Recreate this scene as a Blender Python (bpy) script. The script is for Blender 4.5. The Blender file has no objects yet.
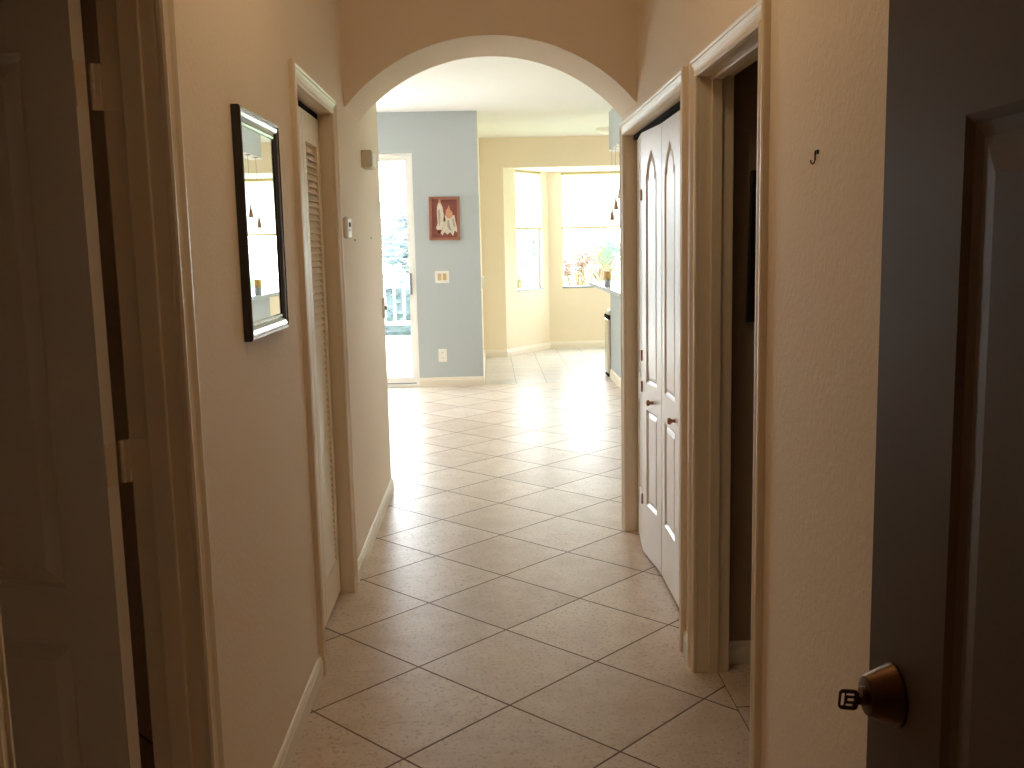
import bpy, bmesh, math, random
from mathutils import Vector, Matrix
C = bpy.context.scene.collection
PI = math.pi
rnd = random.Random(7)

# ------------------------------------------------------------------ materials
def srgb(r, g, b):
    f = lambda c: (c/255/12.92) if c/255 <= .04045 else ((c/255+.055)/1.055)**2.4
    return (f(r), f(g), f(b), 1)

def new_mat(name):
    m = bpy.data.materials.new(name); m.use_nodes = True
    nt = m.node_tree
    return m, nt, nt.nodes['Principled BSDF']

def mat(name, col, rough=.5, metal=0, spec=.5, bump=0, bscale=60, coat=0, var=0, emit=None, estr=0, detail=3):
    m, nt, p = new_mat(name)
    p.inputs['Base Color'].default_value = col
    p.inputs['Roughness'].default_value = rough
    p.inputs['Metallic'].default_value = metal
    p.inputs['Specular IOR Level'].default_value = spec
    p.inputs['Coat Weight'].default_value = coat
    p.inputs['Coat Roughness'].default_value = .08
    if emit:
        p.inputs['Emission Color'].default_value = emit
        p.inputs['Emission Strength'].default_value = estr
    if bump or var:
        g = nt.nodes.new('ShaderNodeNewGeometry')
        n = nt.nodes.new('ShaderNodeTexNoise'); n.inputs['Scale'].default_value = bscale
        n.inputs['Detail'].default_value = detail
        nt.links.new(g.outputs['Position'], n.inputs['Vector'])
        if bump:
            b = nt.nodes.new('ShaderNodeBump'); b.inputs['Strength'].default_value = bump
            b.inputs['Distance'].default_value = .01
            nt.links.new(n.outputs['Fac'], b.inputs['Height']); nt.links.new(b.outputs['Normal'], p.inputs['Normal'])
        if var:
            n2 = nt.nodes.new('ShaderNodeTexNoise'); n2.inputs['Scale'].default_value = bscale*.2
            nt.links.new(g.outputs['Position'], n2.inputs['Vector'])
            mx = nt.nodes.new('ShaderNodeMixRGB'); mx.inputs[1].default_value = tuple(c*(1-var) for c in col[:3])+(1,)
            mx.inputs[2].default_value = tuple(min(1, c*(1+var)) for c in col[:3])+(1,)
            nt.links.new(n2.outputs['Fac'], mx.inputs[0]); nt.links.new(mx.outputs[0], p.inputs['Base Color'])
    return m

def tile_mat(name, size, ang, ox, oy, c1, c2, grout, gw=.007, rough=.34):
    """square ceramic tiles laid at an angle in world space, pitted stone look, recessed grout"""
    m, nt, p = new_mat(name); N = nt.nodes; L = nt.links
    def math_(op, a, b=None, c=None):
        n = N.new('ShaderNodeMath'); n.operation = op
        for i, v in enumerate((a, b, c)):
            if v is None: continue
            if isinstance(v, (int, float)): n.inputs[i].default_value = v
            else: L.new(v, n.inputs[i])
        return n.outputs[0]
    g = N.new('ShaderNodeNewGeometry'); s = N.new('ShaderNodeSeparateXYZ'); L.new(g.outputs['Position'], s.inputs[0])
    x = math_('SUBTRACT', s.outputs[0], ox); y = math_('SUBTRACT', s.outputs[1], oy)
    ca, sa = math.cos(ang), math.sin(ang)
    u = math_('DIVIDE', math_('ADD', math_('MULTIPLY', x, ca), math_('MULTIPLY', y, sa)), size)
    v = math_('DIVIDE', math_('ADD', math_('MULTIPLY', x, -sa), math_('MULTIPLY', y, ca)), size)
    def edge(t):
        f = math_('FRACT', t); return math_('MINIMUM', f, math_('SUBTRACT', 1.0, f))
    d = math_('MULTIPLY', math_('MINIMUM', edge(u), edge(v)), size)
    mr = N.new('ShaderNodeMapRange'); mr.interpolation_type = 'SMOOTHSTEP'
    L.new(d, mr.inputs[0]); mr.inputs[1].default_value = gw*.28; mr.inputs[2].default_value = gw*.72
    cell = N.new('ShaderNodeCombineXYZ'); L.new(math_('FLOOR', u), cell.inputs[0]); L.new(math_('FLOOR', v), cell.inputs[1])
    wn = N.new('ShaderNodeTexWhiteNoise'); wn.noise_dimensions = '3D'; L.new(cell.outputs[0], wn.inputs['Vector'])
    # per tile offset for the clouding
    off = N.new('ShaderNodeVectorMath'); off.operation = 'MULTIPLY_ADD'
    L.new(wn.outputs['Color'], off.inputs[0]); off.inputs[1].default_value = (20, 20, 20); L.new(g.outputs['Position'], off.inputs[2])
    n1 = N.new('ShaderNodeTexNoise'); n1.inputs['Scale'].default_value = 7; n1.inputs['Detail'].default_value = 6; n1.inputs['Roughness'].default_value = .65
    L.new(off.outputs[0], n1.inputs['Vector'])
    n2 = N.new('ShaderNodeTexNoise'); n2.inputs['Scale'].default_value = 75; n2.inputs['Detail'].default_value = 4; n2.inputs['Roughness'].default_value = .6
    L.new(off.outputs[0], n2.inputs['Vector'])
    fac = math_('ADD', math_('MULTIPLY', n1.outputs['Fac'], .8), math_('MULTIPLY', wn.outputs['Value'], .25))
    ramp = N.new('ShaderNodeMapRange'); L.new(fac, ramp.inputs[0]); ramp.inputs[1].default_value = .3; ramp.inputs[2].default_value = .8
    mx = N.new('ShaderNodeMixRGB'); L.new(ramp.outputs[0], mx.inputs[0]); mx.inputs[1].default_value = c1; mx.inputs[2].default_value = c2
    # pits
    pit = N.new('ShaderNodeMapRange'); L.new(n2.outputs['Fac'], pit.inputs[0]); pit.inputs[1].default_value = .34; pit.inputs[2].default_value = .46
    mp = N.new('ShaderNodeMixRGB'); L.new(pit.outputs[0], mp.inputs[0]); L.new(mx.outputs[0], mp.inputs[2])
    mp.inputs[1].default_value = tuple(c*.80 for c in c1[:3])+(1,)
    mg = N.new('ShaderNodeMixRGB'); L.new(mr.outputs[0], mg.inputs[0]); mg.inputs[1].default_value = grout; L.new(mp.outputs[0], mg.inputs[2])
    L.new(mg.outputs[0], p.inputs['Base Color']); p.inputs['Specular IOR Level'].default_value = .36
    hgt = math_('ADD', math_('ADD', math_('MULTIPLY', mr.outputs[0], 1.0), math_('MULTIPLY', pit.outputs[0], .16)), math_('MULTIPLY', n1.outputs['Fac'], .25))
    b = N.new('ShaderNodeBump'); b.inputs['Strength'].default_value = .5; b.inputs['Distance'].default_value = .002
    L.new(hgt, b.inputs['Height']); L.new(b.outputs['Normal'], p.inputs['Normal'])
    rr = N.new('ShaderNodeMapRange'); L.new(mr.outputs[0], rr.inputs[0]); rr.inputs[3].default_value = .85; rr.inputs[4].default_value = rough
    L.new(rr.outputs[0], p.inputs['Roughness'])
    return m

M = {}
M['wall'] = mat('peach_wall_paint', srgb(235, 219, 200), .75, bump=.16, bscale=62, spec=.3)
M['trim'] = mat('cream_trim_paint', srgb(232, 218, 196), .38, bump=.04, bscale=40)
M['door_white'] = mat('white_door_paint', srgb(240, 236, 232), .4, bump=.03, bscale=200)
M['bifold'] = mat('bifold_white_paint', srgb(238, 232, 226), .32)
M['groove'] = mat('tan_panel_groove', srgb(196, 160, 122), .45)
M['louver'] = mat('louver_cream_paint', srgb(236, 222, 200), .45)
M['taupe'] = mat('taupe_entry_door_paint', srgb(92, 74, 60), .55, spec=.3, bump=.02, bscale=260)
M['blue'] = mat('grey_blue_wall_paint', srgb(186, 195, 199), .8, bump=.1, bscale=90, spec=.3)
M['yellow'] = mat('butter_yellow_wall_paint', srgb(235, 223, 198), .8, bump=.1, bscale=90, spec=.3)
M['ceil'] = mat('white_ceiling_paint', srgb(240, 239, 236), .9, bump=.25, bscale=70, spec=.2)
M['base'] = mat('white_baseboard_paint', srgb(238, 230, 214), .4)
M['white'] = mat('white_plastic', srgb(238, 236, 228), .4)
M['beige_pl'] = mat('beige_plastic', srgb(214, 204, 184), .5)
M['tan_pl'] = mat('tan_switch_plastic', srgb(200, 176, 126), .5)
M['dark'] = mat('dark_slot', srgb(14, 11, 9), .9, spec=.1)
M['espresso'] = mat('espresso_lacquer_wood', srgb(22, 13, 11), .25, coat=.7, bump=.05, bscale=30)
M['brass'] = mat('aged_brass', srgb(92, 64, 38), .33, metal=1)
M['key'] = mat('dull_key_brass', srgb(105, 72, 42), .38, metal=1)
M['steel'] = mat('brushed_stainless_steel', srgb(200, 196, 188), .25, metal=1)
M['hook'] = mat('dark_bronze_hook', srgb(60, 40, 22), .5, metal=.6)
M['hinge'] = mat('painted_hinge', srgb(236, 222, 200), .35, metal=0)
M['counter'] = mat('white_laminate_counter', srgb(238, 240, 240), .18, bump=.01)
M['cedge_shade'] = mat('shaded_counter_edge', srgb(150, 160, 168), .3)  # blue-grey tone puts shade into the counter edge colour
M['vinyl'] = mat('white_vinyl_frame', srgb(240, 240, 236), .4)
M['alum'] = mat('grey_aluminium', srgb(150, 158, 166), .4, metal=.4)
M['rail'] = mat('white_railing_paint', srgb(240, 242, 244), .5)
M['deck'] = mat('pale_concrete_deck', srgb(225, 224, 218), .85, bump=.1, bscale=20)
M['grass'] = mat('lawn_grass', srgb(110, 150, 90), .9, bump=.5, bscale=40, var=.3)
M['picframe'] = mat('reddish_wood_frame', srgb(156, 104, 84), .5, bump=.1, bscale=50)
M['maroon'] = mat('maroon_canvas', srgb(134, 78, 68), .8, var=.25, bscale=60)
M['ivory'] = mat('ivory_paint', srgb(214, 206, 190), .8, var=.15, bscale=200)
M['peachy'] = mat('peach_paint', srgb(206, 150, 118), .8, var=.1, bscale=200)
M['linen'] = mat('grey_linen_paint', srgb(170, 160, 146), .8)
M['umber'] = mat('umber_paint', srgb(84, 44, 34), .8)
M['bark'] = mat('tree_bark', srgb(120, 96, 76), .9, bump=.5, bscale=30)
M['boots'] = mat('reddish_palm_boots', srgb(150, 122, 110), .9, bump=.4, bscale=40, var=.25)
M['bronze'] = mat('brown_glass_shade', srgb(150, 116, 92), .4)
M['woodknob'] = mat('reddish_tan_knob', srgb(176, 126, 96), .4)
M['jar'] = mat('tan_jar_glaze', srgb(196, 160, 96), .35)
M['slate'] = mat('dark_picture_print', srgb(30, 26, 26), .4)
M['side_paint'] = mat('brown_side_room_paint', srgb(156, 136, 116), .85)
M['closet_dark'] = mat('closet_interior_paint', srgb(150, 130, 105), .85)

def leaf_mat(name, col, tr=.5):
    m, nt, p = new_mat(name)
    p.inputs['Base Color'].default_value = col; p.inputs['Roughness'].default_value = .6
    t = nt.nodes.new('ShaderNodeBsdfTranslucent'); t.inputs['Color'].default_value = tuple(min(1, c*1.2) for c in col[:3])+(1,)
    mx = nt.nodes.new('ShaderNodeMixShader'); mx.inputs[0].default_value = tr
    nt.links.new(p.outputs[0], mx.inputs[1]); nt.links.new(t.outputs[0], mx.inputs[2])
    nt.links.new(mx.outputs[0], nt.nodes['Material Output'].inputs[0])
    return m
M['leaf'] = leaf_mat('tree_leaves', srgb(118, 142, 130))
M['leaf2'] = leaf_mat('bluish_tree_leaves', srgb(132, 142, 150))
M['frond'] = leaf_mat('palm_frond_green', srgb(96, 150, 104))
M['redleaf'] = leaf_mat('dry_red_brown_leaves', srgb(152, 124, 116))
M['shade'] = leaf_mat('white_shade_fabric', srgb(246, 244, 238), .6)
M['diffuser'] = leaf_mat('frosted_glass_shade', srgb(240, 230, 210), .5)

def glass_mat(name):
    m = bpy.data.materials.new(name); m.use_nodes = True; nt = m.node_tree; nt.nodes.clear()
    o = nt.nodes.new('ShaderNodeOutputMaterial'); t = nt.nodes.new('ShaderNodeBsdfTransparent'); t.inputs[0].default_value = (.94, .97, .97, 1)
    g = nt.nodes.new('ShaderNodeBsdfGlossy'); g.inputs['Roughness'].default_value = .02
    f = nt.nodes.new('ShaderNodeFresnel'); f.inputs[0].default_value = 1.45
    mx = nt.nodes.new('ShaderNodeMixShader')
    geo = nt.nodes.new('ShaderNodeNewGeometry'); inv = nt.nodes.new('ShaderNodeMath'); inv.operation = 'SUBTRACT'; inv.inputs[0].default_value = 1
    nt.links.new(geo.outputs['Backfacing'], inv.inputs[1]); mul = nt.nodes.new('ShaderNodeMath'); mul.operation = 'MULTIPLY'
    nt.links.new(f.outputs[0], mul.inputs[0]); nt.links.new(inv.outputs[0], mul.inputs[1])
    nt.links.new(mul.outputs[0], mx.inputs[0]); nt.links.new(t.outputs[0], mx.inputs[1]); nt.links.new(g.outputs[0], mx.inputs[2])
    nt.links.new(mx.outputs[0], o.inputs[0]); return m
M['glass'] = glass_mat('window_glass')
def mirror_mat():
    m, nt, p = new_mat('mirror_silver')
    p.inputs['Base Color'].default_value = (.86, .88, .86, 1); p.inputs['Metallic'].default_value = 1; p.inputs['Roughness'].default_value = 0.0
    return m
M['mirror'] = mirror_mat()

TS = .4574
M['tile'] = tile_mat('diagonal_travertine_tile', TS, PI/4, -.609, 3.732, srgb(206, 186, 170), srgb(233, 219, 206), srgb(116, 92, 76))
M['tile_k'] = tile_mat('straight_kitchen_tile', .336, 0, .288, 10.69, srgb(200, 193, 184), srgb(216, 210, 203), srgb(180, 170, 160), gw=.006)
M['tile_r'] = tile_mat('straight_side_room_tile', TS, 0, .775, 3.02, srgb(206, 186, 170), srgb(233, 219, 206), srgb(116, 92, 76))

# ------------------------------------------------------------------ helpers
def tag(o, label=None, cat=None, group=None, kind=None):
    if label: o['label'] = label
    if cat: o['category'] = cat
    if group: o['group'] = group
    if kind: o['kind'] = kind
    return o

def obj(name, bm, m, parent=None, smooth=False, bevel=0, seg=2):
    me = bpy.data.meshes.new(name)
    bmesh.ops.recalc_face_normals(bm, faces=bm.faces)
    bm.to_mesh(me); bm.free()
    ms = m if isinstance(m, (list, tuple)) else [m]
    for k in ms: me.materials.append(k)
    if smooth:
        for p in me.polygons: p.use_smooth = True
    o = bpy.data.objects.new(name, me); C.objects.link(o)
    if parent: o.parent = parent
    if bevel:
        b = o.modifiers.new('bevel', 'BEVEL'); b.width = bevel; b.segments = seg; b.limit_method = 'ANGLE'
    return o

def keep_obj(name, bm, m, parent=None, smooth=False):
    me = bpy.data.meshes.new(name); bm.to_mesh(me); bm.free()
    for k in (m if isinstance(m, (list, tuple)) else [m]): me.materials.append(k)
    if smooth:
        for p in me.polygons: p.use_smooth = True
    o = bpy.data.objects.new(name, me); C.objects.link(o)
    if parent: o.parent = parent
    return o

def empty(name, loc=(0, 0, 0), rz=0):
    o = bpy.data.objects.new(name, None); C.objects.link(o); o.location = loc; o.rotation_euler = (0, 0, rz)
    o.empty_display_size = .1
    return o

def box(bm, x0, x1, y0, y1, z0, z1, mx=None, mi=0):
    vs = [bm.verts.new(Vector(v)) for v in ((x0,y0,z0),(x1,y0,z0),(x1,y1,z0),(x0,y1,z0),(x0,y0,z1),(x1,y0,z1),(x1,y1,z1),(x0,y1,z1))]
    if mx is not None:
        for v in vs: v.co = mx @ v.co
    for f in ((0,3,2,1),(4,5,6,7),(0,1,5,4),(1,2,6,5),(2,3,7,6),(3,0,4,7)):
        fc = bm.faces.new([vs[i] for i in f]); fc.material_index = mi
    return vs

def bx(*a, **k):
    bm = bmesh.new(); box(bm, *a, **k); return bm

def quad(bm, pts, mi=0):
    f = bm.faces.new([bm.verts.new(Vector(p)) for p in pts]); f.material_index = mi; return f

def tube(bm, pts, r, n=8, caps=True, taper=None):
    rings = []
    pts = [Vector(p) for p in pts]
    for i, p in enumerate(pts):
        d = (pts[min(i+1, len(pts)-1)] - pts[max(i-1, 0)]).normalized()
        a = Vector((0, 0, 1)) if abs(d.z) < .9 else Vector((1, 0, 0))
        u = d.cross(a).normalized(); w = d.cross(u)
        rr = r if taper is None else taper[i]
        rings.append([bm.verts.new(p + (u*math.cos(2*PI*k/n) + w*math.sin(2*PI*k/n))*rr) for k in range(n)])
    for a, b in zip(rings, rings[1:]):
        for k in range(n): bm.faces.new((a[k], a[(k+1) % n], b[(k+1) % n], b[k]))
    if caps:
        bm.faces.new(rings[0][::-1]); bm.faces.new(rings[-1])

def lathe(bm, prof, origin, axis='Z', n=24):
    """prof: list of (radius, height along axis)"""
    rings = []
    ax = {'Z': (Vector((1,0,0)), Vector((0,1,0)), Vector((0,0,1))), 'X': (Vector((0,1,0)), Vector((0,0,1)), Vector((1,0,0))), '-X': (Vector((0,1,0)), Vector((0,0,1)), Vector((-1,0,0))), 'Y': (Vector((1,0,0)), Vector((0,0,1)), Vector((0,1,0)))}[axis]
    o = Vector(origin)
    for r, h in prof:
        if r < 1e-6: rings.append([bm.verts.new(o + ax[2]*h)])
        else: rings.append([bm.verts.new(o + ax[2]*h + (ax[0]*math.cos(2*PI*k/n) + ax[1]*math.sin(2*PI*k/n))*r) for k in range(n)])
    for a, b in zip(rings, rings[1:]):
        for k in range(n):
            if len(a) == 1 and len(b) == 1: continue
            if len(a) == 1: bm.faces.new((a[0], b[(k+1) % n], b[k]))
            elif len(b) == 1: bm.faces.new((a[k], a[(k+1) % n], b[0]))
            else: bm.faces.new((a[k], a[(k+1) % n], b[(k+1) % n], b[k]))

def wall(name, p0, p1, th, z0, z1, openings, m, label=None, cat='wall', kind='structure', parent=None):
    """wall from p0 to p1 (plan), thickness th to the LEFT of the direction; openings [(s0,s1,za,zb)] along it"""
    p0, p1 = Vector((*p0, 0)), Vector((*p1, 0)); d = p1-p0; Ln = d.length; a = math.atan2(d.y, d.x)
    mx = Matrix.Translation(p0) @ Matrix.Rotation(a, 4, 'Z')
    bm = bmesh.new(); s = 0
    for (a0, a1, za, zb) in sorted(openings):
        if a0 > s: box(bm, s, a0, 0, th, z0, z1, mx)
        if za > z0: box(bm, a0, a1, 0, th, z0, za, mx)
        if zb < z1: box(bm, a0, a1, 0, th, zb, z1, mx)
        s = a1
    if s < Ln: box(bm, s, Ln, 0, th, z0, z1, mx)
    o = obj(name, bm, m, parent)
    tag(o, label, cat, None, kind); return o

CASING = [(0, 0), (0, .009), (.004, .014), (.009, .014), (.013, .010), (.022, .011), (.034, .014), (.042, .019), (.048, .0165), (.054, .020), (.062, .020), (.065, .016), (.065, 0)]
def casing(name, X, n, y0, y1, H, label, prof=CASING):
    """U-shaped door casing around an opening y0..y1 x 0..H on the wall plane X whose normal is n (+1/-1 along X)"""
    bm = bmesh.new(); rows = []
    for (u, t) in prof:
        x = X + n*t
        rows.append([bm.verts.new(v) for v in ((x, y0-u, 0), (x, y0-u, H+u), (x, y1+u, H+u), (x, y1+u, 0))])
    for a, b in zip(rows, rows[1:]):
        for k in range(3): bm.faces.new((a[k], a[k+1], b[k+1], b[k]))
    bm.faces.new([r[0] for r in rows]); bm.faces.new([r[3] for r in rows])
    o = obj(name, bm, M['trim']); tag(o, label, 'door casing', None, 'structure'); return o

def baseboard(name, pts, label, side=1, h=.083, t=.013, m=None):
    """baseboard along plan points; it grows to the left of the direction by t (times side)"""
    prof = [(0, 0), (t, 0), (t, h*.70), (t*.75, h*.76), (t*.75, h*.84), (t*.35, h*.96), (0, h)]
    P = [Vector((*p, 0)) for p in pts]; bm = bmesh.new(); rows = []
    for i, p in enumerate(P):
        d0 = (P[i]-P[i-1]).normalized() if i else (P[1]-P[0]).normalized()
        d1 = (P[i+1]-P[i]).normalized() if i < len(P)-1 else d0
        n0 = Vector((-d0.y, d0.x, 0)); n1 = Vector((-d1.y, d1.x, 0)); nn = (n0+n1).normalized(); k = 1/max(.3, nn.dot(n0))
        rows.append([bm.verts.new(p + nn*k*u*side + Vector((0, 0, z))) for u, z in prof])
    q = len(prof)
    for a, b in zip(rows, rows[1:]):
        for k in range(q): bm.faces.new((a[k], a[(k+1) % q], b[(k+1) % q], b[k]))
    bm.faces.new(rows[0]); bm.faces.new(rows[-1][::-1])
    o = obj(name, bm, m or M['base']); tag(o, label, 'baseboard', None, 'structure'); return o

# ------------------------------------------------------------------ main dimensions
LX, RX, TH = -.632, .702, .115          # hall wall planes
CE = 2.91                                # ceiling height
AY0, AY1 = 4.63, 5.14                    # arch
LEND = 6.04                              # end of the left hall wall
BY = 10.65                               # blue wall
KY = 13.32                               # kitchen back wall plane
LD0, LD1 = 1.20, 2.015                   # left door opening
LC0, LC1 = 3.415, 4.205                  # left closet
RD0, RD1 = 2.535, 3.285                    # right door opening
RC0, RC1 = 3.535, 5.02                  # right closet
DH = 2.035
LH = 2.060

# floors
o = obj('floor', bx(-5, .775, -.14, 10.69, -.05, 0), M['tile']); tag(o, 'beige stone-look floor tiles laid diagonally through the hall', 'floor', None, 'structure')
o = obj('floor', bx(.775, 4.6, 4.0, 10.69, -.05, 0), M['tile']); tag(o, 'diagonal beige tiles beyond the right closet', 'floor', None, 'structure')
o = obj('floor', bx(-.2, 4.6, 10.69, 14.5, -.05, 0), M['tile_k']); tag(o, 'pale kitchen tiles laid straight under the bay windows', 'floor', None, 'structure')
o = obj('floor', bx(.775, 4.6, -.14, 4.0, -.05, 0), M['tile_r']); tag(o, 'straight laid tiles inside the dark right hand room', 'floor', None, 'structure')
# ceilings
o = obj('ceiling', bx(-5.1, 4.7, -.14, KY+.1, CE, CE+.1), M['ceil']); tag(o, 'white ceiling over hall and living room', 'ceiling', None, 'structure')

# hall walls
wall('wall_left', (LX, 0), (LX, LEND), TH, 0, CE, [(LD0-.012, LD1+.012, 0, DH+.012), (LC0-.012, LC1+.012, 0, LH+.012)], M['wall'], 'peach left hall wall with mirror and louvered closet')
wall('wall_right', (RX+TH, 0), (RX+TH, AY1), TH, 0, CE, [(RD0-.012, RD1+.012, 0, DH+.012), (RC0-.012, RC1+.012, 0, DH+.012)], M['wall'], 'peach right hall wall with two door openings')
wall('wall_front', (-5, -.15), (4.6, -.15), .12, 0, CE, [(4.47, 5.41, 0, 2.06)], M['wall'], 'peach entry wall around the front doorway')
# arch
bm = bmesh.new(); cx, zc, R = .035, 1.574, .875; N = 40
xs = [LX + (RX-LX)*k/N for k in range(N+1)]; zs = [zc + math.sqrt(R*R-(x-cx)**2) for x in xs]
fr = [bm.verts.new((x, AY0, z)) for x, z in zip(xs, zs)]; frt = [bm.verts.new((x, AY0, CE)) for x in xs]
bk = [bm.verts.new((x, AY1, z)) for x, z in zip(xs, zs)]; bkt = [bm.verts.new((x, AY1, CE)) for x in xs]
for k in range(N):
    bm.faces.new((fr[k], fr[k+1], frt[k+1], frt[k])); bm.faces.new((bk[k+1], bk[k], bkt[k], bkt[k+1]))
    bm.faces.new((fr[k+1], fr[k], bk[k], bk[k+1]))
o = obj('wall_arch', bm, M['wall']); tag(o, 'peach header wall with a round topped arch across the hall', 'archway', None, 'structure')

# partitions behind the hall walls
wall('wall_left_room', (LX-TH, 3.16), (-3.2, 3.16), .1, 0, CE, [], M['wall'], 'wall dividing left bedroom from louvered closet')
wall('wall_left_far', (-3.2, 0), (-3.2, LEND-.1), .1, 0, CE, [], M['wall'], 'far wall of the dark left hand room')
wall('wall_living_near', (-5, LEND-.12), (LX-TH, LEND-.12), .12, 0, CE, [], M['wall'], 'near wall of living room behind hall')
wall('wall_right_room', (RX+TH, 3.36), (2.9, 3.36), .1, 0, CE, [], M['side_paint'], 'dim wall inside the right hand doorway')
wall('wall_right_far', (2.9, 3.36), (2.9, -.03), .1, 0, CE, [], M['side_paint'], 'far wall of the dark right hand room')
wall('wall_kitchen_near', (RX+TH, AY1), (4.6, AY1), .1, 0, CE, [], M['yellow'], 'near wall of kitchen behind the closet')
wall('wall_closet_back', (1.5, 3.46), (1.5, AY1), .08, 0, CE, [], M['closet_dark'], 'back of the right closet')
wall('wall_closet_left', (-1.45, LEND-.2), (-1.45, 3.26), .08, 0, CE, [], M['closet_dark'], 'back of the left closet')
# living room
wall('wall_back', (-5, BY), (-.0702, BY), .12, 0, CE, [(1.6, 4.236, 0, 2.49)], M['blue'], 'pale grey-blue wall with painting beside the sliding door')
wall('wall_living_left', (-5, LEND-.12), (-5, BY), .1, 0, CE, [(3.35, 4.5, .5, 2.3)], M['blue'], 'left living room wall')  # opening is unseen, added to bring daylight onto the half wall
wall('wall_kitchen_left', (-.07, BY+.1202), (-.07, KY), .1, 0, CE, [], M['yellow'], 'yellow side wall just past the blue wall corner')
# kitchen back wall: stub, header over the bay, right part
wall('wall_kitchen_back', (-.17, KY), (4.6, KY), .1, 0, CE, [(.41, 3.81, 0, 2.52)], M['yellow'], 'butter yellow kitchen wall framing the window bay')
wall('wall_kitchen_right', (4.6, KY), (4.6, -.14), .1, 0, CE, [(3.3, 4.3, .9, 2.1)], M['yellow'], 'right kitchen wall')
# bay
WL, WH, WZ0, WZ1 = 1.154, 1.92, .87, 2.51
B0, B1, B2, B3 = (.24, KY), (.885, 14.27), (2.995, 14.27), (3.64, KY)
bz = 2.52
dL = math.hypot(B1[0]-B0[0], B1[1]-B0[1])
wall('wall_bay_left', B0, B1, .12, 0, bz-.0005, [(.30, .985, WZ0, WZ1)], M['yellow'], 'angled yellow bay wall with the narrow window')
wall('wall_bay_back', B1, B2, .12, 0, bz-.0005, [(.195, 1.915, WZ0, WZ1)], M['yellow'], 'yellow bay wall under the wide window')
wall('wall_bay_right', B2, B3, .12, 0, bz-.0005, [(dL-.985, dL-.30, WZ0, WZ1)], M['yellow'], 'far angled yellow bay wall')
bm = bmesh.new(); pl = [(.05, KY+.1005), (.73, 14.5), (3.15, 14.5), (3.83, KY+.1005)]
lo = [bm.verts.new((*p, bz)) for p in pl]; hi = [bm.verts.new((*p, bz+.1)) for p in pl]
bm.faces.new(lo[::-1]); bm.faces.new(hi)
for k in range(4): bm.faces.new((lo[k], lo[(k+1) % 4], hi[(k+1) % 4], hi[k]))
o = obj('ceiling_bay', bm, M['ceil']); tag(o, 'lowered white ceiling inside the window bay', 'ceiling', None, 'structure')
# pass-through: half wall with header, and full wall nearer
PX = 1.365
wall('wall_half', (PX+.12, 6.6), (PX+.12, 11.0), .12, 0, 1.03, [], M['blue'], 'grey-blue half wall carrying the breakfast bar')
wall('wall_header', (PX+.12, 6.6), (PX+.12, 11.0), .12, 2.50, CE, [], M['blue'], 'grey-blue header hanging above the breakfast bar')
wall('wall_dining', (PX+.12, AY1+.1), (PX+.12, 6.6), .12, 0, CE, [], M['blue'], 'grey-blue wall between hall end and breakfast bar')
o = obj('trim_header', bx(PX-.004, PX+.124, 6.6, 11.004, 2.485, 2.50), M['ceil']); tag(o, 'white underside strip of the header above the bar', 'trim', None, 'structure')

# baseboards
bb = .013
baseboard('baseboard_left', [(LX, LD1+.065), (LX, LC0-.065)], 'cream baseboard beneath the dark framed mirror', -1)
baseboard('baseboard_left', [(LX, LC1+.065), (LX, LEND), (LX-TH, LEND)], 'cream baseboard between louvered closet and living room', -1)
baseboard('baseboard_left', [(LX, 0.02), (LX, LD0-.065)], 'cream baseboard at the near end of the left wall', -1)
baseboard('baseboard_right', [(RX, RD1+.065), (RX, RC0-.065)], 'short white baseboard piece between the two right door casings', 1)
baseboard('baseboard_right', [(RX, .02), (RX, RD0-.065)], 'cream baseboard on the near right wall', 1)
baseboard('baseboard_right', [(RX, RC1+.065), (RX, AY1), (RX+TH, AY1)], 'baseboard stub at the end of the right hall wall', 1)
baseboard('baseboard_back', [(-.764, BY), (-.07, BY), (-.07, KY), (.24, KY), B1, B2, B3], 'white baseboard wrapping blue wall corner and kitchen bay', -1, h=.10, t=.014)
baseboard('baseboard_bar', [(PX, 6.7), (PX, 11.0), (PX+.12, 11.0)], 'white baseboard along the half wall under the bar', 1, h=.10)
baseboard('baseboard_side_room', [(RX+TH, 3.36), (2.9, 3.36)], 'dim baseboard inside the right hand room', -1)

# casings and jambs
casing('trim_1', LX, 1, LD0, LD1, DH, 'cream door casing around the dark left doorway')
casing('trim_2', LX, 1, LC0, LC1, LH, 'cream casing around the louvered closet')
casing('trim_3', RX, -1, RD0, RD1, DH, 'cream casing around the open right doorway')
casing('trim_4', RX, -1, RC0, RC1, DH, 'cream casing around the panelled bifold closet')

def jamb(name, x0, x1, y0, y1, H, label, stop=None):
    t = .012; bm = bmesh.new()
    box(bm, x0, x1, y0, y0+t, 0, H); box(bm, x0, x1, y1-t, y1, 0, H); box(bm, x0, x1, y0+t, y1-t, H-t, H)
    if stop:
        a, b = stop; s = .012
        for (ya, yb, za, zb) in ((y0+t, y0+t+s, 0, H-t), (y1-t-s, y1-t, 0, H-t), (y0+t+s, y1-t-s, H-t-s, H-t)):
            box(bm, a, b, ya, yb, za, zb)
    o = obj(name, bm, M['trim'], bevel=.003); tag(o, label, 'door jamb', None, 'structure'); return o
jamb('trim_5', LX-TH, LX, LD0-.012, LD1+.012, DH+.012, 'painted jamb with stop of the dark left doorway', (LX-.073, LX-.03))
jamb('trim_6', LX-TH, LX, LC0-.012, LC1+.012, LH+.012, 'painted jamb of the louvered closet')
jamb('trim_7', RX, RX+TH, RD0-.012, RD1+.012, DH+.012, 'painted jamb of the open right doorway', (RX+.04, RX+.075))
jamb('trim_8', RX, RX+TH, RC0-.012, RC1+.012, DH+.012, 'painted jamb of the panelled bifold closet')
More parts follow.
